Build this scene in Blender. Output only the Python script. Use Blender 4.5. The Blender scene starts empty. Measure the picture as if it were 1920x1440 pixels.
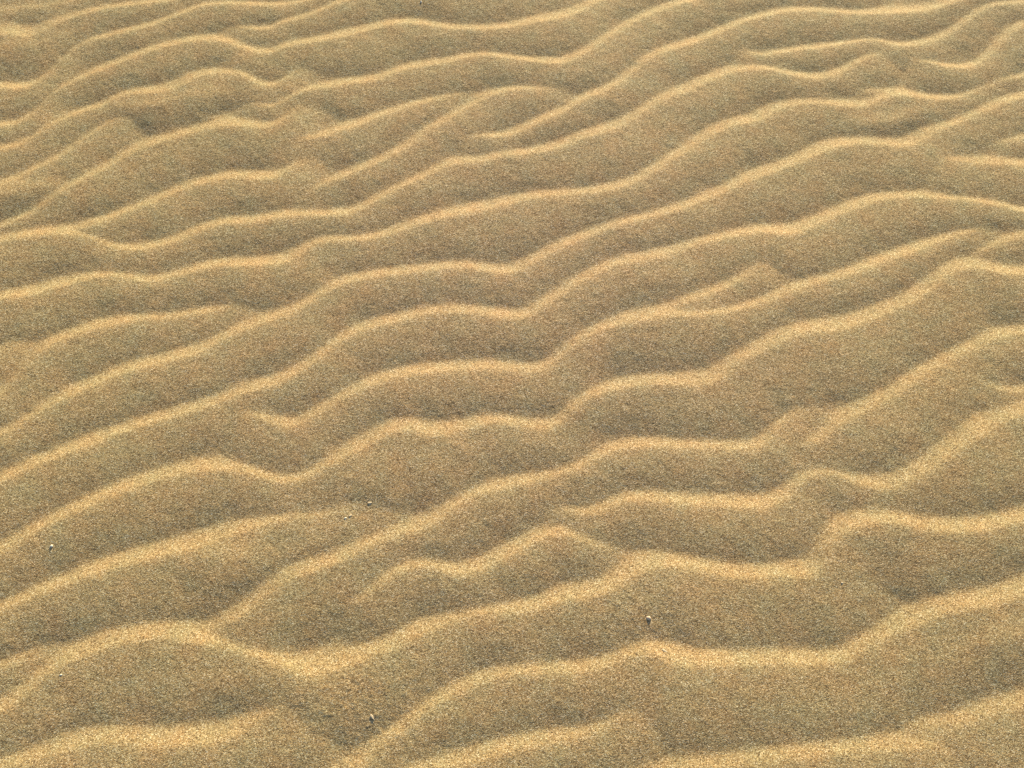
import bpy, math, random
import numpy as np

random.seed(7)
rng = np.random.default_rng(11)
scene = bpy.context.scene
C = scene.collection

# ------------------------------------------------------------------ camera
CAM_H = 1.20                      # phone held at chest height, pointed steeply down
PITCH = math.radians(65.0)        # below the horizontal
FPX = 1507.0                      # focal length for a 1920 px wide picture
cam_d = bpy.data.cameras.new("camera")
cam_d.sensor_width = 36.0
cam_d.lens = 36.0 * FPX / 1920.0
cam_d.clip_start = 0.02
cam_d.clip_end = 2000.0
cam = bpy.data.objects.new("camera", cam_d)
cam.location = (0, 0, CAM_H)
cam.rotation_euler = (math.radians(90) - PITCH, 0, 0)
C.objects.link(cam)
scene.camera = cam

# ------------------------------------------------------------------ light
SUN_EL = math.radians(18.5)
SUN_AZ = math.radians(14.0)       # measured from straight ahead (+Y) towards the right (+X)
world = bpy.data.worlds.new("World")
scene.world = world
world.use_nodes = True
wn = world.node_tree.nodes
wl = world.node_tree.links
wn.clear()
sky = wn.new("ShaderNodeTexSky")
sky.sky_type = 'NISHITA'
sky.sun_disc = False
sky.sun_elevation = SUN_EL
sky.sun_rotation = SUN_AZ
bgn = wn.new("ShaderNodeBackground")
bgn.inputs[1].default_value = 0.10
wo = wn.new("ShaderNodeOutputWorld")
wl.new(sky.outputs[0], bgn.inputs[0])
wl.new(bgn.outputs[0], wo.inputs[0])

sun_d = bpy.data.lights.new("sun", 'SUN')
sun_d.energy = 4.6
sun_d.angle = math.radians(0.55)
sun_d.color = (1.0, 0.905, 0.60)
sun = bpy.data.objects.new("sun", sun_d)
from mathutils import Vector
sdir = Vector((math.sin(SUN_AZ) * math.cos(SUN_EL), math.cos(SUN_AZ) * math.cos(SUN_EL), math.sin(SUN_EL)))
sun.rotation_euler = sdir.to_track_quat('Z', 'Y').to_euler()
sun.location = (0.5, 2, 3)
C.objects.link(sun)

scene.view_settings.view_transform = 'Standard'
scene.view_settings.look = 'None'
scene.view_settings.gamma = 1.0
scene.view_settings.exposure = 0.90
scene.view_settings.use_curve_mapping = False
scene.render.engine = 'CYCLES'
scene.cycles.use_denoising = False
scene.cycles.max_bounces = 4
scene.cycles.pixel_filter_type = 'BLACKMAN_HARRIS'
scene.cycles.filter_width = 1.35

# ------------------------------------------------------------------ ripple crests
# Where the crests of the wind ripples run, left to right, as surveyed on the photograph;
# each is laid out on the ground below. s = relative strength, add = faint rib on a flank.
CRESTS = [
 (0.5,0,"0,20 80,10 130,0"),
 (0.9,0,"0,62 35,66 60,67 85,55 117,37 150,27 187,17 233,9 283,3 315,0"),
 (0.35,1,"0,90 50,85 100,72 140,60"),
 (0.95,0,"0,158 30,163 60,158 85,140 105,120 125,98 150,82 183,68 217,62 250,55 283,46 310,37 340,26 367,15 393,8 433,6 467,7 500,9 533,5 567,0"),
 (1.0,0,"0,230 27,230 50,217 73,197 92,175 110,162 133,150 167,137 200,125 233,113 267,101 300,90 333,81 367,75 393,73 427,78 450,88 477,96 510,98 533,86 560,80 593,78 633,70 673,62 707,52 740,43 767,41 790,43 823,48 857,52 890,53 923,53 957,50 990,43 1023,38 1057,33 1083,23 1107,10 1120,0"),
 (0.9,0,"413,45 450,47 483,51 507,52 533,38 567,31 600,20 633,6 650,0"),
 (1.0,0,"0,277 33,270 57,260 77,243 100,228 133,213 167,202 200,192 217,180 240,173 267,173 287,175 317,170 343,162 367,147 387,138 420,135 447,137 467,145 483,157 510,160 533,150 550,133 567,118 593,105 620,93 645,78", 0.2),
 (0.45,1,"205,197 240,202 267,200 300,195 330,187 383,179 430,174"),
 (1.0,0,"460,180 493,195 517,197 540,183 567,168 600,163 640,157 673,152 707,147 740,134 773,124 807,118 840,115 873,104 907,100 933,103 967,108 1000,113 1033,117 1063,117 1090,104 1117,87 1140,68 1173,50 1207,31 1240,17 1280,4 1300,0"),
 (0.95,0,"0,345 30,333 60,318 88,304 115,291 141,273 166,253 192,235 217,220 245,206 275,197 300,188 322,177", 0.2),
 (0.6,1,"0,364 30,354 66,349 100,344 128,349"),
 (1.0,0,"0,420 30,408 57,397 83,380 110,360 133,347 160,333 187,320 213,307 233,293 260,280 287,270 317,260 350,250 383,242 417,235 443,234 477,238 510,238 533,225 547,207 570,190 600,177 628,165 652,157", 0.2),
 (0.95,0,"500,247 540,255 583,257 617,252 640,243 667,237 707,218 740,205 773,193 807,185 840,174 873,166 890,160"),
 (1.0,0,"105,450 133,430 160,420 193,413 220,400 250,390 277,380 307,370 333,355 360,345 387,338 420,332 450,330 480,335 510,333 533,327 550,307 573,287 600,273 627,258 640,247", 0.2),
 (1.0,0,"533,362 560,360 593,350 627,333 640,333 673,317 723,297 757,277 783,260 807,240 827,230 857,213 890,193 917,178 947,167 990,163 1023,163 1057,160 1070,153"),
 (1.0,0,"0,452 40,444 75,438 110,436 150,438 183,447 200,457 220,463 250,465 277,462 310,455 340,445 367,433 400,420 433,415 467,415 500,410 533,402 567,402 600,402 640,400 667,397 690,383 717,367 750,350 783,337 817,320 840,307 873,302 907,303 927,293 957,290 990,288 1023,283 1057,277 1083,263 1117,253 1150,243 1180,230 1207,210 1233,193 1257,180 1280,173 1297,167 1320,155 1347,143 1380,132 1413,127 1447,128 1480,137 1513,143 1540,145 1570,137 1597,122 1620,108 1647,97 1673,92 1700,88"),
 (1.05,0,"842,234 863,243 887,250 913,253 940,252 973,247 997,235 1023,223 1053,210 1080,197 1100,182 1127,175 1150,163 1173,150 1190,133 1213,113 1240,97 1280,85 1307,76 1333,66 1363,52 1397,38 1430,30 1463,22 1497,17 1530,17 1580,20 1613,23 1663,23 1713,21 1753,15 1780,6 1790,0"),
 (0.6,0,"760,28 790,18 813,15 840,7 857,0"),
 (1.0,0,"1340,78 1380,87 1413,97 1437,99 1463,95 1497,90 1530,86 1563,82 1597,75 1630,71 1657,74 1673,82 1707,84 1740,79 1763,68 1790,57 1813,38 1833,20 1853,10 1880,5 1920,3"),
 (1.0,0,"1685,106 1723,110 1753,117 1780,123 1813,124 1840,116 1857,100 1873,83 1890,65 1907,53 1925,45"),
 (1.0,0,"0,561 33,556 67,550 100,540 133,530 167,519 200,514 233,516 260,523 283,526 317,520 350,510 383,499 417,494 450,496 480,496 520,495 547,490 567,474 587,458 613,448 640,448 690,448 723,440 757,430 790,417 823,408 857,403 890,397 923,390 963,380 990,372 1023,368 1067,363 1107,360 1140,357 1180,347 1207,333 1233,317 1257,300 1280,287 1307,273 1330,253 1353,240 1380,232 1413,227 1440,217 1467,200 1493,193 1527,190 1560,193 1597,197 1630,197 1653,184 1673,177 1697,175 1730,180 1763,182 1797,180 1820,172 1847,158 1870,147 1897,142 1925,138"),
 (0.85,0,"1560,155 1600,162 1640,164 1680,165 1715,163"),
 (0.8,1,"1625,229 1663,227 1690,220 1717,210"),
 (1.0,0,"0,818 33,797 67,774 100,757 133,740 167,726 200,710 233,697 267,687 300,680 333,671 367,665 400,648 433,627 467,613 500,603 533,593 567,578 590,560 617,543 640,531 673,522 707,515 740,512 773,508 807,505 840,500 873,498 907,505 940,511 965,511 980,501 1007,487 1040,468 1073,453 1107,440 1140,427 1173,417 1207,410 1240,400 1280,391 1313,377 1347,362 1380,347 1413,333 1447,320 1480,310 1513,297 1547,283 1580,270 1613,267 1647,269 1680,272 1707,273 1720,267 1740,253 1763,240 1800,227 1830,213 1860,200 1887,187 1925,178"),
 (0.85,0,"1700,272 1725,277 1747,281 1773,293 1800,300 1830,304 1873,305 1925,312"),
 (0.8,0,"1820,284 1853,272 1883,260 1925,255"),
 (1.0,0,"0,904 33,887 67,872 100,860 133,847 167,833 200,820 233,808 267,797 300,787 333,777 367,767 400,757 433,743 467,730 500,725 533,713 567,693 593,677 617,657 640,637 673,620 707,610 740,602 773,593 807,585 840,583 873,583 907,588 940,593 973,598 993,595 1013,577 1040,560 1073,540 1107,520 1140,503 1173,493 1207,487 1240,480 1280,468 1313,455 1347,447 1380,440 1413,433 1440,430 1460,437 1487,437 1513,428 1547,413 1580,397 1613,383 1647,373 1680,368 1713,366 1747,367 1780,370 1813,373 1847,377 1880,383 1925,397"),
 (0.8,0,"400,710 425,711 450,711 475,718 500,725 530,722"),
 (1.0,0,"400,775 430,772 460,773 490,780 515,790 540,802 560,797 580,785 607,768 640,747 673,730 707,715 740,707 773,700 807,697 840,695 873,692 907,688 940,688 973,692 1007,697 1025,690 1047,675 1073,650 1107,627 1140,615 1173,606 1207,600 1240,596 1280,593 1313,590 1347,588 1380,582 1413,570 1447,560 1480,545 1513,534 1547,525 1580,517 1613,507 1647,490 1680,480 1713,470 1747,455 1780,443 1813,432 1847,425 1870,420"),
 (1.1,0,"1240,584 1255,578 1270,573 1313,555 1347,543 1373,532 1397,517 1413,500 1427,482 1438,460 1447,443", 0.14),
 (1.0,0,"0,745 20,725 50,690 77,657 100,643 133,630 167,617 200,608 233,600 267,597 300,597 333,590 367,585 400,580 427,570 450,560 480,542 500,527 518,508", 0.2),
 (0.8,0,"0,655 20,637 40,620 67,605"),
 (1.0,0,"0,1035 33,1018 60,1000 93,983 127,965 167,947 200,933 233,922 267,907 300,898 333,887 367,880 400,878 433,880 467,884 493,892 520,900 543,903 567,898 593,885 617,872 640,858 673,843 700,830 727,813 757,803 780,806 807,816 840,812 873,800 907,790 940,790 973,797 1007,802 1030,803 1050,798 1063,780 1080,760 1107,743 1140,733 1173,725 1207,720 1240,719 1280,721 1313,721 1347,716 1365,700 1387,678 1413,664 1447,649 1480,632 1513,623 1547,621 1580,619 1613,607 1647,592 1680,580 1713,565 1747,543 1767,522 1787,507 1813,500 1847,505 1880,512 1925,518"),
 (0.9,0,"1790,484 1820,474 1847,465 1880,452 1925,438"),
 (1.0,0,"0,1145 33,1127 67,1113 100,1103 133,1091 167,1077 200,1067 233,1057 267,1048 300,1042 333,1035 367,1028 400,1015 433,1002 467,992 500,980 533,972 567,967 600,963 633,955 660,938 690,918 715,900 740,880 768,856 790,832", 0.34),
 (1.0,0,"365,1198 383,1190 400,1178 430,1163 460,1147 490,1125 520,1100 550,1080 600,1065 640,1050 673,1030 700,1017 727,1005 757,997 793,990 815,981 835,963 857,947 883,930 917,920 950,913 983,903 1017,895 1050,887 1083,877 1113,860 1140,845 1173,837 1207,833 1240,835 1280,838 1330,838 1380,840 1420,841 1442,830 1450,812 1460,795 1480,778 1500,762 1535,738", 0.19),
 (0.8,0,"1440,838 1500,830 1533,827 1557,810 1577,793 1600,780 1630,765 1663,748 1697,727 1730,703 1763,683 1797,665 1830,650 1863,633 1890,627 1925,624"),
 (0.8,0,"0,1247 33,1233 67,1217 93,1203 117,1187 143,1173"),
 (0.5,1,"350,1050 417,1043 470,1043 520,1043 550,1037 583,1022 620,1010"),
 (0.4,1,"420,1083 483,1078 533,1070"),
 (0.95,0,"1820,702 1840,712 1863,722 1885,731 1925,732"),
 (0.95,0,"985,933 1013,937 1040,943 1073,955 1107,963 1130,955 1150,945 1173,938 1207,935 1240,938 1280,943 1313,946 1347,947 1380,950 1413,951 1447,948 1475,937 1493,915 1513,895 1535,882 1560,885 1590,897 1620,908 1650,915 1675,914 1700,905 1730,888 1763,868 1797,842 1830,820 1863,803 1893,787 1925,773"),
 (1.1,0,"640,1135 673,1125 697,1107 717,1090 740,1075 763,1063 790,1057 817,1062 840,1071 867,1075 900,1070 933,1053 960,1037 993,1020 1023,1003 1047,995 1073,1003 1107,1017 1140,1025 1170,1022"),
 (1.0,0,"0,1335 33,1313 60,1293 85,1268 117,1245 150,1230 183,1220 217,1207 250,1197 283,1192 317,1195 350,1199 400,1206 440,1214 480,1226 515,1240 545,1253 572,1264 602,1265 640,1250 690,1233 723,1220 757,1203 790,1187 823,1173 857,1160 890,1150 923,1146 957,1146 990,1145 1020,1137 1053,1125 1087,1119 1120,1115 1153,1103 1180,1085 1207,1067 1240,1060 1280,1063 1313,1067 1347,1077 1380,1082 1430,1082 1480,1080 1527,1078 1547,1068 1553,1045 1557,1025 1567,1008 1590,994 1613,985 1647,977 1680,980 1713,987 1747,992 1780,995 1813,995 1847,990 1880,983 1925,975"),
 (0.85,0,"0,1440 33,1430 67,1420 117,1407 167,1393 200,1385 240,1390 283,1398 333,1395 383,1392 417,1387 447,1370 473,1355 500,1340 533,1322 567,1310 600,1302 640,1290"),
 (0.95,0,"680,1440 693,1427 707,1403 733,1380 763,1357 790,1337 820,1317 847,1300 880,1287 913,1272 947,1265 990,1258 1040,1257 1080,1258 1113,1253 1147,1243 1180,1230 1205,1217 1230,1225 1253,1238 1280,1247 1330,1247 1380,1243 1430,1243 1480,1243 1530,1242 1573,1241 1603,1233 1630,1210 1663,1190 1713,1173 1747,1157 1780,1145 1820,1137 1853,1133 1880,1127 1925,1110"),
 (0.9,0,"840,1440 870,1432 900,1423 940,1410 973,1400 1007,1393 1040,1390 1073,1383 1107,1377 1140,1360 1167,1337 1190,1320 1223,1297 1255,1287 1290,1273 1335,1256 1370,1246", 0.3),
 (0.7,0,"1620,1372 1660,1368 1697,1362 1747,1357 1780,1357 1830,1350 1880,1330 1925,1320"),
 (0.8,0,"1290,1440 1360,1435 1433,1425 1500,1418 1560,1412 1613,1408 1680,1403 1747,1400 1820,1395"),
 (0.4,1,"1800,1220 1850,1205 1880,1195 1925,1185"),
]

fwd = np.array([0.0, math.cos(PITCH), -math.sin(PITCH)])
upv = np.array([0.0, math.sin(PITCH), math.cos(PITCH)])

def ground(px, py, z=0.0):
    """the point of the ground that the survey's picture coordinates stand for"""
    a = (np.asarray(px, float) - 960.0) / FPX
    b = -(np.asarray(py, float) - 720.0) / FPX
    dx = a
    dy = fwd[1] + b * upv[1]
    dz = fwd[2] + b * upv[2]
    t = (CAM_H - z) / -dz
    return np.stack([dx * t, dy * t], -1)

def gsmooth1(a, sig):
    if sig <= 0:
        return a
    r = int(3 * sig + 1)
    k = np.exp(-0.5 * (np.arange(-r, r + 1) / sig) ** 2)
    k /= k.sum()
    p = np.pad(a, (r, r), mode='reflect', reflect_type='odd') if len(a) > r + 1 else np.pad(a, (r, r), mode='edge')
    return np.convolve(p, k, mode='valid')

STEP = 0.012
ALLP = []
for s_, add_, txt_, *run_ in CRESTS:
    P_ = np.array([[float(v) for v in q.split(',')] for q in txt_.split()])
    L_ = np.concatenate([[0], np.cumsum(np.hypot(*np.diff(P_, axis=0).T))])
    t_ = np.linspace(0, L_[-1], max(3, int(L_[-1] / 8)))
    ALLP.append(ground(np.interp(t_, L_, P_[:, 0]), np.interp(t_, L_, P_[:, 1]) + 4.0, 0.009))
lines = []
for s, add, txt, *run in CRESTS:            # run = length over which the right-hand end dies out
    P = np.array([[float(v) for v in q.split(',')] for q in txt.split()])
    # the traced line is the brightest one; the brink lies a touch nearer
    P[:, 1] += 4.0
    open_a = P[0, 0] <= 5 or P[0, 1] <= 9 or P[0, 1] >= 1435
    open_b = P[-1, 0] >= 1915 or P[-1, 1] <= 9 or P[-1, 1] >= 1435
    G = ground(P[:, 0], P[:, 1], 0.009)
    if open_a:
        G = np.vstack([G[0] + np.array([-0.30, -0.10]), G[0] + np.array([-0.15, -0.045]), G])
    if open_b:
        G = np.vstack([G, G[-1] + np.array([0.15, 0.06]), G[-1] + np.array([0.30, 0.10])])
    tap = [0.05, 0.05]
    for k, (op, a_, b_) in enumerate(((open_a, 0, 2), (open_b, -1, -3))):
        if op:
            continue
        e = G[a_] - G[b_]; e /= np.hypot(*e)
        near = min(np.hypot(*(Q - G[a_]).T).min() for i_, Q in enumerate(ALLP) if i_ != len(lines))
        free = near > 0.030
        ext = 0.055 if free else 0.012          # a free end runs out slowly, a fork ends on its neighbour
        tap[k] = 0.15 if free else 0.09
        N = [G[a_] + e * ext]
        G = np.vstack([N, G]) if k == 0 else np.vstack([G, N])
    if run:
        tap[1] = run[0]
    L = np.concatenate([[0], np.cumsum(np.hypot(*np.diff(G, axis=0).T))])
    n = max(4, int(L[-1] / STEP))
    t = np.linspace(0, L[-1], n)
    x = np.interp(t, L, G[:, 0])
    y = np.interp(t, L, G[:, 1])
    x = gsmooth1(x, 0.9)
    y = gsmooth1(y, 0.9)
    amp = np.full(n, s)
    amp *= 1.0 + 0.06 * np.sin(t * 14.0 + 3.0 * len(lines))
    if not open_a:
        amp *= np.sin(np.clip((t / tap[0]), 0, 1) * 1.5708)
    if not open_b:
        amp *= np.sin(np.clip(((L[-1] - t) / tap[1]), 0, 1) * 1.5708)
    lines.append(dict(x=x, y=y, amp=amp, add=add))

# spacing to the next crest on the near side, for each crest
mains = [l for l in lines if not l['add']]
sx0 = np.concatenate([l['x'][:-1] for l in mains]); sx1 = np.concatenate([l['x'][1:] for l in mains])
sy0 = np.concatenate([l['y'][:-1] for l in mains]); sy1 = np.concatenate([l['y'][1:] for l in mains])
sam = np.concatenate([l['amp'][:-1] for l in mains])
rd = np.array([0.42, -0.91]); rd /= np.hypot(*rd)
for l in mains:
    D = np.empty(len(l['x']))
    for i in range(len(D)):
        ax = sx0 - l['x'][i]; ay = sy0 - l['y'][i]
        bx = sx1 - l['x'][i]; by = sy1 - l['y'][i]
        ca = rd[0] * ay - rd[1] * ax
        cb = rd[0] * by - rd[1] * bx
        hit = (ca * cb <= 0) & (np.abs(ca - cb) > 1e-9) & (sam > 0.66)
        f = np.where(hit, ca / np.where(hit, ca - cb, 1), 0)
        along = (ax + f * (bx - ax)) * rd[0] + (ay + f * (by - ay)) * rd[1]
        along = along[hit & (along > 0.02)]
        D[i] = min(along.min(), 0.19) if len(along) else 0.11
    l['D'] = gsmooth1(np.clip(D, 0.045, 0.19), 5.0) if len(D) > 14 else np.full(len(D), D.mean())
    l['D'] = np.clip(l['D'], 0.04, 0.19)

# ------------------------------------------------------------------ height of the sand
X0, X1, Y0, Y1 = -1.32, 1.32, -0.12, 1.62
CS = 0.003                                            # step of the height survey
gx = np.arange(X0, X1 + CS, CS, dtype=np.float32)
gy = np.arange(Y0, Y1 + CS, CS, dtype=np.float32)
HT = 0.0123                                           # ripple height for a 10 cm spacing

def smax(a, b, k):
    h = np.clip(0.5 + 0.5 * (a - b) / k, 0, 1)
    return b + (a - b) * h + k * h * (1 - h)

def crest_field(l, M):
    ny, nx = len(gy), len(gx)
    best = np.full((ny, nx), 9.0, np.float32)
    sgn = np.zeros((ny, nx), np.float32)
    par = np.zeros((ny, nx), np.float32)
    x, y = l['x'], l['y']
    for i in range(len(x) - 1):
        xa, xb = min(x[i], x[i+1]) - M, max(x[i], x[i+1]) + M
        ya, yb = min(y[i], y[i+1]) - M, max(y[i], y[i+1]) + M
        i0, i1 = max(0, int((xa - X0) / CS)), min(nx, int((xb - X0) / CS) + 1)
        j0, j1 = max(0, int((ya - Y0) / CS)), min(ny, int((yb - Y0) / CS) + 1)
        if i0 >= i1 or j0 >= j1:
            continue
        dx, dy = x[i+1] - x[i], y[i+1] - y[i]
        L2 = dx * dx + dy * dy
        px = gx[None, i0:i1] - np.float32(x[i])
        py = gy[j0:j1, None] - np.float32(y[i])
        t = np.clip((px * np.float32(dx / L2) + py * np.float32(dy / L2)), 0, 1)
        ex = px - t * np.float32(dx)
        ey = py - t * np.float32(dy)
        d2 = ex * ex + ey * ey
        b = best[j0:j1, i0:i1]
        m = d2 < b
        b[m] = d2[m]
        cr = np.float32(dx) * py - np.float32(dy) * px
        sgn[j0:j1, i0:i1][m] = cr[m]
        par[j0:j1, i0:i1][m] = (i + t)[m]
    d = np.sqrt(best)
    return d, sgn > 0, par

def blur(a, sig):
    r = int(3 * sig + 1)
    k = np.exp(-0.5 * (np.arange(-r, r + 1) / sig) ** 2); k /= k.sum()
    p = np.pad(a, ((r, r), (0, 0)), mode='edge')
    o = sum(k[i] * p[i:i + a.shape[0]] for i in range(2 * r + 1))
    p = np.pad(o, ((0, 0), (r, r)), mode='edge')
    return sum(k[i] * p[:, i:i + a.shape[1]] for i in range(2 * r + 1)).astype(np.float32)

def lowpass(a, sig_m):
    c = a[::4, ::4]
    c = blur(c, sig_m / (CS * 4))
    yi = np.clip(np.arange(a.shape[0]) / 4.0, 0, c.shape[0] - 1.001); xi = np.clip(np.arange(a.shape[1]) / 4.0, 0, c.shape[1] - 1.001)
    y0 = yi.astype(int); x0 = xi.astype(int); fy_ = (yi - y0)[:, None]; fx_ = (xi - x0)[None, :]
    return ((c[np.ix_(y0, x0)] * (1 - fx_) + c[np.ix_(y0, x0 + 1)] * fx_) * (1 - fy_) +
            (c[np.ix_(y0 + 1, x0)] * (1 - fx_) + c[np.ix_(y0 + 1, x0 + 1)] * fx_) * fy_).astype(np.float32)

H = np.full((len(gy), len(gx)), 0.0, np.float32)
K = 0.0007
for l in mains:
    d, far, par = crest_field(l, 0.20)
    m = d < 0.195
    idx = np.arange(len(l['x']))
    A = np.interp(par[m], idx, l['amp']); D = np.interp(par[m], idx, l['D'])
    # height and spacing vary smoothly over the flank, also inside the bends of a crest
    mf = m.astype(np.float32)
    den = np.maximum(lowpass(mf, 0.018), 1e-3)
    FA = np.zeros_like(mf); FA[m] = A; FA = lowpass(FA, 0.018) / den
    FD = np.zeros_like(mf); FD[m] = D; FD = lowpass(FD, 0.018) / den
    A = np.minimum(FA[m], 1.3) * np.clip(A / 0.6, 0, 1); D = np.clip(FD[m], 0.04, 0.19)
    hh = HT * A * (D / 0.10) ** 0.8
    dd = d[m]
    w = 0.50 * np.clip(D, 0.06, 0.14)
    # from the brink: a rather steep face away from the camera, a long rounded back towards it
    lee = np.clip(1 - dd / w, 0, 1) ** 1.75
    u = np.clip(dd / (D * 1.0), 0, 1.0)
    back = 1 + 0.22 * u - 1.22 * u ** 2.0
    v = (hh * np.where(far[m], lee, back)).astype(np.float32)
    H[m] = smax(H[m], v, np.float32(K))
for l in lines:
    if not l['add']:
        continue
    d, far, par = crest_field(l, 0.08)
    m = d < 0.07
    A = np.interp(par[m], np.arange(len(l['x'])), l['amp'])
    dd = d[m]
    v = np.where(far[m], np.clip(1 - dd / 0.028, 0, 1) ** 1.4, 0.5 + 0.5 * np.cos(np.pi * np.clip(dd / 0.065, 0, 1)))
    H[m] += (0.0060 * A * v).astype(np.float32)

# no broad pits or humps: the wind levels everything wider than a ripple
H = H - 0.75 * (lowpass(H, 0.042) - float(H[60:-60, 60:-60].mean()))
H = 0.6 * blur(H, 1.0) + 0.4 * blur(H, 2.8)

def noise2(X, Y, scale, seed, octaves=1):
    """smooth value noise on arrays"""
    out = 0.0
    a = 1.0
    for o in range(octaves):
        r = np.random.default_rng(seed + o)
        T = r.standard_normal((256, 256)).astype(np.float32)
        u = X * scale * 2 ** o + 57.3; v = Y * scale * 2 ** o + 31.7
        iu = np.floor(u); iv = np.floor(v)
        fu = u - iu; fv = v - iv
        fu = fu * fu * (3 - 2 * fu); fv = fv * fv * (3 - 2 * fv)
        iu = iu.astype(int) & 255; iv = iv.astype(int) & 255
        iu1 = (iu + 1) & 255; iv1 = (iv + 1) & 255
        out = out + a * ((T[iv, iu] * (1 - fu) + T[iv, iu1] * fu) * (1 - fv) + (T[iv1, iu] * (1 - fu) + T[iv1, iu1] * fu) * fv)
        a *= 0.5
    return out

# vertices: dense where the photograph looks, ever wider out to the horizon
dxs, dys = 0.0016, 0.0015
cx = np.arange(-1.16, 1.16 + dxs, dxs)
cy = np.arange(-0.06, 1.52 + dys, dys)
def grow(v0, first, far_, q=1.09):
    out = []; s = first; v = v0
    while v < far_:
        s = s * q if s < 0.01 or v - v0 > 1.2 else s
        s = min(s, far_ * 0.2)
        v += s; out.append(v)
    return np.array(out)
tail = grow(0, dxs, 300.0)
xs = np.concatenate([cx[0] - tail[::-1], cx, cx[-1] + tail])
ys = np.concatenate([cy[0] - tail[::-1], cy, cy[-1] + tail])
XX, YY = np.meshgrid(xs.astype(np.float64), ys.astype(np.float64))
# sample surveyed relief (bilinear)
fx = np.clip((xs - X0) / CS, 0, len(gx) - 1.001); fy = np.clip((ys - Y0) / CS, 0, len(gy) - 1.001)
ix = fx.astype(int); iy = fy.astype(int); ax = (fx - ix)[None, :]; ay = (fy - iy)[:, None]
Hs = (H[np.ix_(iy, ix)] * (1 - ax) + H[np.ix_(iy, ix + 1)] * ax) * (1 - ay) + \
     (H[np.ix_(iy + 1, ix)] * (1 - ax) + H[np.ix_(iy + 1, ix + 1)] * ax) * ay
# the ripple field goes on all round with the same make
lam = 0.105
ang = math.radians(24)
wx = noise2(XX, YY, 2.2, 100, 2) * 0.045 + noise2(XX, YY, 7.0, 140) * 0.010
v = (-XX * math.sin(ang) + YY * math.cos(ang) + wx) / lam
ph = 1 - (v - np.floor(v))                      # 0 at a brink, growing towards the camera
back = 1 - np.clip(ph / 0.66, 0, 1) ** 1.35
lee = np.clip((ph - 0.6) / 0.4, 0, 1) ** 1.45
Hp = 0.0105 * np.maximum(back, lee) * (0.8 + 0.25 * np.clip(noise2(XX, YY, 3.0, 180), -1, 1))
ox = np.maximum(np.abs(XX) - 1.18, 0) / 0.10
oy = np.maximum(np.maximum(YY - 1.50, -0.03 - YY), 0) / 0.08
wgt = np.clip(np.hypot(ox, oy), 0, 1); wgt = wgt * wgt * (3 - 2 * wgt)
far_fade = np.clip(1 - (np.hypot(XX, YY) - 3.0) / 5.0, 0, 1)
Z = Hs * (1 - wgt) + Hp * wgt * far_fade
# gentle undulation of the beach, small unevenness and the grain itself
Z += 0.0016 * noise2(XX, YY, 3.5, 200) * far_fade + 0.00042 * noise2(XX, YY, 14.0, 210, 3) * far_fade
Z += 0.00012 * noise2(XX, YY, 90.0, 215, 2) * far_fade
dense = np.outer(np.where((ys > cy[0]) & (ys < cy[-1]), 1.0, 0.0), np.where((xs > cx[0]) & (xs < cx[-1]), 1.0, 0.0))
for (px_, py_, rad, am) in ((640, 1320, 0.085, 0.00030), (730, 1350, 0.05, 0.00018), (1215, 1190, 0.055, 0.00028), (1120, 1000, 0.04, 0.00015), (540, 1060, 0.06, 0.00014)):
    c_ = ground(px_, py_)                          # slightly disturbed, crumbly spots
    m_ = np.exp(-((XX - c_[0]) ** 2 + (YY - c_[1]) ** 2) / rad ** 2)
    Z += am * m_ * np.maximum(noise2(XX, YY, 150.0, 260, 3), 0)
g = rng.standard_normal(Z.shape).astype(np.float32)
gs = g
Z += 0.00011 * gs * dense
Z += np.clip(np.hypot(XX, YY) - 20, 0, 1e9) ** 1.0 * 0.0

ny, nx = Z.shape
co = np.empty((ny * nx, 3), np.float32)
co[:, 0] = XX.ravel(); co[:, 1] = YY.ravel(); co[:, 2] = Z.ravel()
ii = np.arange(ny * nx, dtype=np.int32).reshape(ny, nx)
q = np.stack([ii[:-1, :-1], ii[:-1, 1:], ii[1:, 1:], ii[1:, :-1]], -1).reshape(-1, 4)
me = bpy.data.meshes.new("sand_ground")
me.vertices.add(len(co)); me.vertices.foreach_set("co", co.ravel())
me.loops.add(q.size); me.loops.foreach_set("vertex_index", q.ravel())
me.polygons.add(len(q))
me.polygons.foreach_set("loop_start", np.arange(0, q.size, 4, dtype=np.int32))
me.polygons.foreach_set("use_smooth", np.ones(len(q), bool))
me.update(calc_edges=True)
sand = bpy.data.objects.new("sand_ground", me)
sand["kind"] = "structure"
C.objects.link(sand)

def height_at(x, y):
    i = int(np.searchsorted(xs, x)); j = int(np.searchsorted(ys, y))
    return float(Z[j - 2:j + 2, i - 2:i + 2].mean())

# ------------------------------------------------------------------ sand material
def nn(nt, t, **kw):
    n = nt.nodes.new(t)
    for k_, v_ in kw.items():
        setattr(n, k_, v_)
    return n

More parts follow.
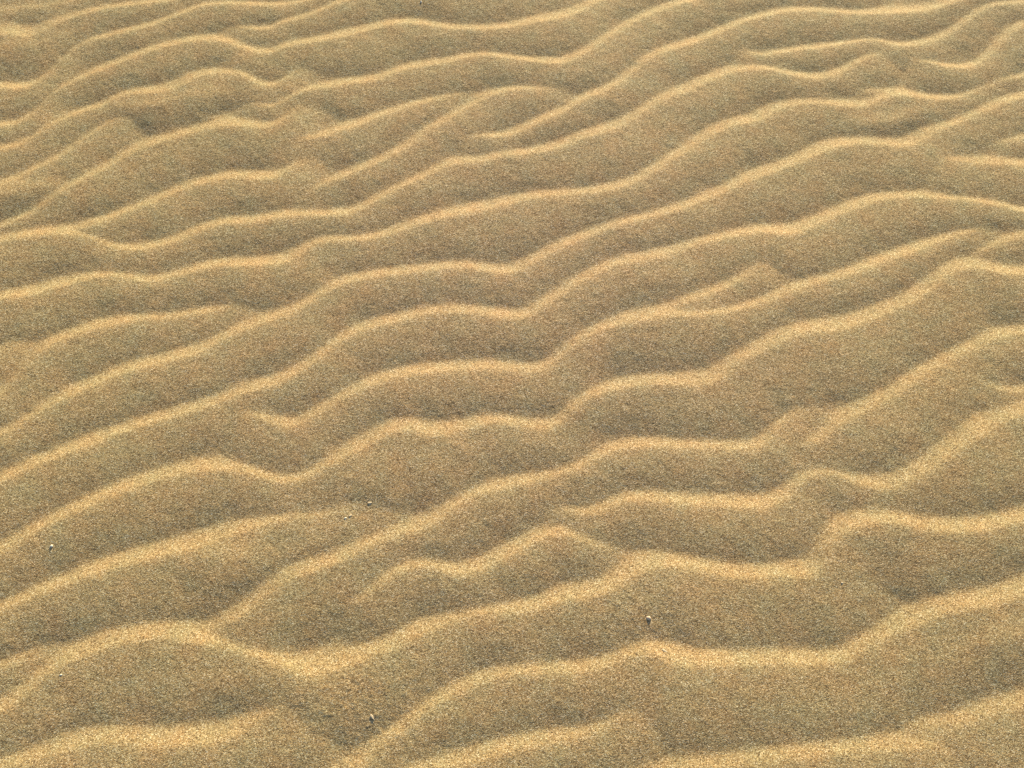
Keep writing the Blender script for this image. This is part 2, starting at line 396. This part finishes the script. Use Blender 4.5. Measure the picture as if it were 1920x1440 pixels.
m = bpy.data.materials.new("sand")
m.use_nodes = True
nt = m.node_tree
bsdf = nt.nodes["Principled BSDF"]
bsdf.inputs["Roughness"].default_value = 0.85
bsdf.inputs["Specular IOR Level"].default_value = 0.25
tc = nn(nt, "ShaderNodeTexCoord")
vor = nn(nt, "ShaderNodeTexVoronoi", feature='F1')
vor.inputs["Scale"].default_value = 820.0
nt.links.new(tc.outputs["Object"], vor.inputs["Vector"])
sep = nn(nt, "ShaderNodeSeparateColor")
nt.links.new(vor.outputs["Color"], sep.inputs[0])
ramp = nn(nt, "ShaderNodeValToRGB")
cr = ramp.color_ramp
cr.interpolation = 'LINEAR'
stops = [(0.0, (0.12, 0.082, 0.042)), (0.14, (0.21, 0.148, 0.076)), (0.40, (0.32, 0.238, 0.127)),
         (0.70, (0.40, 0.305, 0.165)), (0.90, (0.50, 0.405, 0.25)), (1.0, (0.66, 0.57, 0.42))]
while len(cr.elements) < len(stops):
    cr.elements.new(0.5)
for e, (p, c) in zip(cr.elements, stops):
    e.position = p; e.color = (*c, 1)
nt.links.new(sep.outputs[0], ramp.inputs[0])
# mineral tint of the single grains: some rusty, some grey
tint = nn(nt, "ShaderNodeValToRGB")
tr = tint.color_ramp
ts = [(0.0, (1.07, 0.96, 0.86)), (0.35, (1.0, 1.0, 1.0)), (0.75, (1.0, 1.0, 1.0)), (1.0, (0.97, 1.0, 1.03))]
while len(tr.elements) < len(ts):
    tr.elements.new(0.5)
for e, (p, c) in zip(tr.elements, ts):
    e.position = p; e.color = (*c, 1)
nt.links.new(sep.outputs[1], tint.inputs[0])
mul = nn(nt, "ShaderNodeMix", data_type='RGBA', blend_type='MULTIPLY')
mul.inputs[0].default_value = 1.0
nt.links.new(ramp.outputs[0], mul.inputs[6]); nt.links.new(tint.outputs[0], mul.inputs[7])
# broad, faint patches of browner and yellower sand
no = nn(nt, "ShaderNodeTexNoise")
no.inputs["Scale"].default_value = 26.0; no.inputs["Detail"].default_value = 4.0
nt.links.new(tc.outputs["Object"], no.inputs["Vector"])
pr = nn(nt, "ShaderNodeValToRGB")
pr.color_ramp.elements[0].position = 0.3; pr.color_ramp.elements[0].color = (1.06, 0.97, 0.90, 1)
pr.color_ramp.elements[1].position = 0.7; pr.color_ramp.elements[1].color = (0.97, 1.02, 1.0, 1)
nt.links.new(no.outputs[0], pr.inputs[0])
mul2 = nn(nt, "ShaderNodeMix", data_type='RGBA', blend_type='MULTIPLY')
mul2.inputs[0].default_value = 1.0
nt.links.new(mul.outputs[2], mul2.inputs[6]); nt.links.new(pr.outputs[0], mul2.inputs[7])
# camera colour drift put into the sand colour: middle slightly redder, rest more ochre
vd = nn(nt, "ShaderNodeVectorMath", operation='DISTANCE'); vd.inputs[1].default_value = (0.05, 0.72, 0.0)
nt.links.new(tc.outputs["Object"], vd.inputs[0])
n3 = nn(nt, "ShaderNodeTexNoise"); n3.inputs["Scale"].default_value = 3.0; n3.inputs["Detail"].default_value = 3.0
nt.links.new(tc.outputs["Object"], n3.inputs["Vector"])
ad = nn(nt, "ShaderNodeMath", operation='MULTIPLY_ADD'); ad.inputs[1].default_value = 0.5
nt.links.new(n3.outputs[0], ad.inputs[0]); nt.links.new(vd.outputs["Value"], ad.inputs[2])
dr = nn(nt, "ShaderNodeValToRGB")
dr.color_ramp.elements[0].position = 0.35; dr.color_ramp.elements[0].color = (1.045, 0.948, 0.94, 1)
dr.color_ramp.elements[1].position = 1.15; dr.color_ramp.elements[1].color = (1.025, 0.960, 0.87, 1)
dr.color_ramp.elements[1].position = 1.0
nt.links.new(ad.outputs[0], dr.inputs[0])
mul3 = nn(nt, "ShaderNodeMix", data_type='RGBA', blend_type='MULTIPLY')
mul3.inputs[0].default_value = 1.0
nt.links.new(mul2.outputs[2], mul3.inputs[6]); nt.links.new(dr.outputs[0], mul3.inputs[7])
nt.links.new(mul3.outputs[2], bsdf.inputs["Base Color"])
# grain relief
gn = nn(nt, "ShaderNodeTexNoise")
gn.inputs["Scale"].default_value = 600.0; gn.inputs["Detail"].default_value = 2.0; gn.inputs["Roughness"].default_value = 0.6
nt.links.new(tc.outputs["Object"], gn.inputs["Vector"])
b1 = nn(nt, "ShaderNodeBump"); b1.inputs["Strength"].default_value = 0.5; b1.inputs["Distance"].default_value = 0.0007
nt.links.new(gn.outputs[0], b1.inputs["Height"])
b2 = nn(nt, "ShaderNodeBump", invert=True); b2.inputs["Strength"].default_value = 0.5; b2.inputs["Distance"].default_value = 0.0005
nt.links.new(vor.outputs["Distance"], b2.inputs["Height"])
nt.links.new(b1.outputs[0], b2.inputs["Normal"])
nt.links.new(b2.outputs[0], bsdf.inputs["Normal"])
sand.data.materials.append(m)

# ------------------------------------------------------------------ pebbles and shell bits
def bit_material(name, c1, c2, rough=0.6):
    mt = bpy.data.materials.new(name); mt.use_nodes = True
    t = mt.node_tree; b = t.nodes["Principled BSDF"]
    b.inputs["Roughness"].default_value = rough
    co_ = t.nodes.new("ShaderNodeTexCoord"); n_ = t.nodes.new("ShaderNodeTexNoise")
    n_.inputs["Scale"].default_value = 700.0; n_.inputs["Detail"].default_value = 3.0
    r_ = t.nodes.new("ShaderNodeValToRGB")
    r_.color_ramp.elements[0].position = 0.35; r_.color_ramp.elements[0].color = (*c1, 1)
    r_.color_ramp.elements[1].position = 0.65; r_.color_ramp.elements[1].color = (*c2, 1)
    t.links.new(co_.outputs["Object"], n_.inputs["Vector"]); t.links.new(n_.outputs[0], r_.inputs[0])
    t.links.new(r_.outputs[0], b.inputs["Base Color"])
    bp = t.nodes.new("ShaderNodeBump"); bp.inputs["Strength"].default_value = 0.4; bp.inputs["Distance"].default_value = 0.0004
    t.links.new(n_.outputs[0], bp.inputs["Height"]); t.links.new(bp.outputs[0], b.inputs["Normal"])
    return mt
M_PEB = bit_material("pebble_stone", (0.42, 0.30, 0.20), (0.62, 0.48, 0.34))
M_WHT = bit_material("white_shell", (0.54, 0.47, 0.37), (0.70, 0.63, 0.52), 0.45)
M_TAN = bit_material("tan_shell", (0.46, 0.34, 0.21), (0.62, 0.48, 0.31), 0.5)

import bmesh
def stone(name, px, py, size, mat, label, cat, rz=0.0, lift=0.25, seed=0, flat=1.0):
    r = np.random.default_rng(seed)
    bm = bmesh.new()
    bmesh.ops.create_icosphere(bm, subdivisions=3, radius=1.0)
    ph_ = r.uniform(0, 6.28, 6)
    for v_ in bm.verts:
        p = v_.co.normalized()
        k_ = 1 + 0.10 * math.sin(3.1 * p.x + ph_[0]) + 0.09 * math.sin(3.7 * p.y + ph_[1]) + 0.07 * math.sin(4.6 * p.z + ph_[2]) \
            + 0.03 * math.sin(9 * p.x + 7 * p.y + ph_[3])
        v_.co = Vector((p.x * size[0] * k_, p.y * size[1] * k_, p.z * size[2] * k_)) * 0.46
    for f in bm.faces: f.smooth = True
    me_ = bpy.data.meshes.new(name); bm.to_mesh(me_); bm.free()
    me_.materials.append(mat)
    o = bpy.data.objects.new(name, me_)
    g_ = ground(px, py, 0.007)
    o.location = (g_[0], g_[1], height_at(g_[0], g_[1]) + size[2] * (lift - 0.40))
    o.rotation_euler = (0.1, -0.12, rz)
    o["label"] = label; o["category"] = cat
    C.objects.link(o)
    return o

def shell_chip(name, px, py, ln, wd, mat, label, rz, tilt=0.35, seed=0):
    """a thin curved flake with a broken outline"""
    r = np.random.default_rng(seed)
    bm = bmesh.new()
    n = 12
    top = []; bot = []
    for ring, rr in ((0, 0.0), (1, 0.5), (2, 1.0)):
        if ring == 0:
            top.append([bm.verts.new((0, 0, 0.10 * wd))]); bot.append([bm.verts.new((0, 0, 0.10 * wd - 0.0006))])
            continue
        a_, b_ = [], []
        for i in range(n):
            t_ = 2 * math.pi * i / n
            jag = 1 + (0.16 * r.uniform(-1, 1) if ring == 2 else 0.0)
            x_ = 0.5 * ln * rr * jag * math.cos(t_); y_ = 0.5 * wd * rr * jag * math.sin(t_) * (1 - 0.45 * math.cos(t_))
            z_ = 0.10 * wd * (1 - rr * rr)
            a_.append(bm.verts.new((x_, y_, z_))); b_.append(bm.verts.new((x_, y_, z_ - 0.0006)))
        top.append(a_); bot.append(b_)
    for S, flip in ((top, False), (bot, True)):
        for i in range(n):
            j = (i + 1) % n
            f1 = [S[0][0], S[1][i], S[1][j]]; f2 = [S[1][i], S[2][i], S[2][j], S[1][j]]
            bm.faces.new(f1[::-1] if flip else f1); bm.faces.new(f2[::-1] if flip else f2)
    for i in range(n):
        j = (i + 1) % n
        bm.faces.new([top[2][i], bot[2][i], bot[2][j], top[2][j]])
    me_ = bpy.data.meshes.new(name); bm.to_mesh(me_); bm.free()
    me_.materials.append(mat)
    o = bpy.data.objects.new(name, me_)
    g_ = ground(px, py, 0.007)
    o.location = (g_[0], g_[1], height_at(g_[0], g_[1]) + 0.0006)
    o.rotation_euler = (-0.6 * tilt, 0.1, rz)
    o["label"] = label; o["category"] = "shell fragment"
    C.objects.link(o)
    return o

stone("pebble", 1215, 1160, (0.0084, 0.0066, 0.0042), M_PEB, "largest pebble, pinkish tan and rounded, casting a small dark shadow on the sand", "pebble", rz=-0.35, lift=0.36, seed=3)
stone("pebble", 99.5, 1025, (0.0048, 0.0046, 0.0044), M_WHT, "small round white pebble near the left edge of the photo", "pebble", lift=0.35, seed=4)
stone("pebble", 790, 8, (0.0036, 0.0060, 0.0040), M_WHT, "tiny bright white upright pebble at the top edge", "pebble", lift=0.4, seed=5)
stone("pebble", 648, 972, (0.0046, 0.0038, 0.0036), M_WHT, "tiny squarish cream pebble left of a tan shell flake", "pebble", rz=0.3, lift=0.2, seed=6)
stone("pebble", 1577, 1094, (0.0044, 0.0040, 0.0038), M_TAN, "tiny pale pinkish pebble below a bright ripple bend, lower right", "pebble", rz=0.5, lift=0.2, seed=8)
stone("pebble", 117, 1266, (0.0046, 0.0036, 0.0034), M_WHT, "tiny grey white pebble near the lower left corner", "pebble", rz=0.2, lift=0.15, seed=9)
shell_chip("shell_fragment", 698, 1344, 0.0080, 0.0030, M_TAN, "pointed cream shell fragment near the bottom edge, tilted down right", rz=-0.95, seed=1)
shell_chip("shell_fragment", 1246, 1221, 0.0095, 0.0028, M_TAN, "thin tan shell fragment below the largest pebble", rz=-0.45, seed=2)
shell_chip("shell_fragment", 658, 967, 0.0056, 0.0028, M_TAN, "tan shell flake lying against the squarish cream pebble", rz=0.35, tilt=0.15, seed=3)
shell_chip("shell_fragment", 694, 943, 0.0066, 0.0026, M_TAN, "pale yellow shell flake above and right of the cream pebble", rz=0.12, tilt=0.15, seed=4)
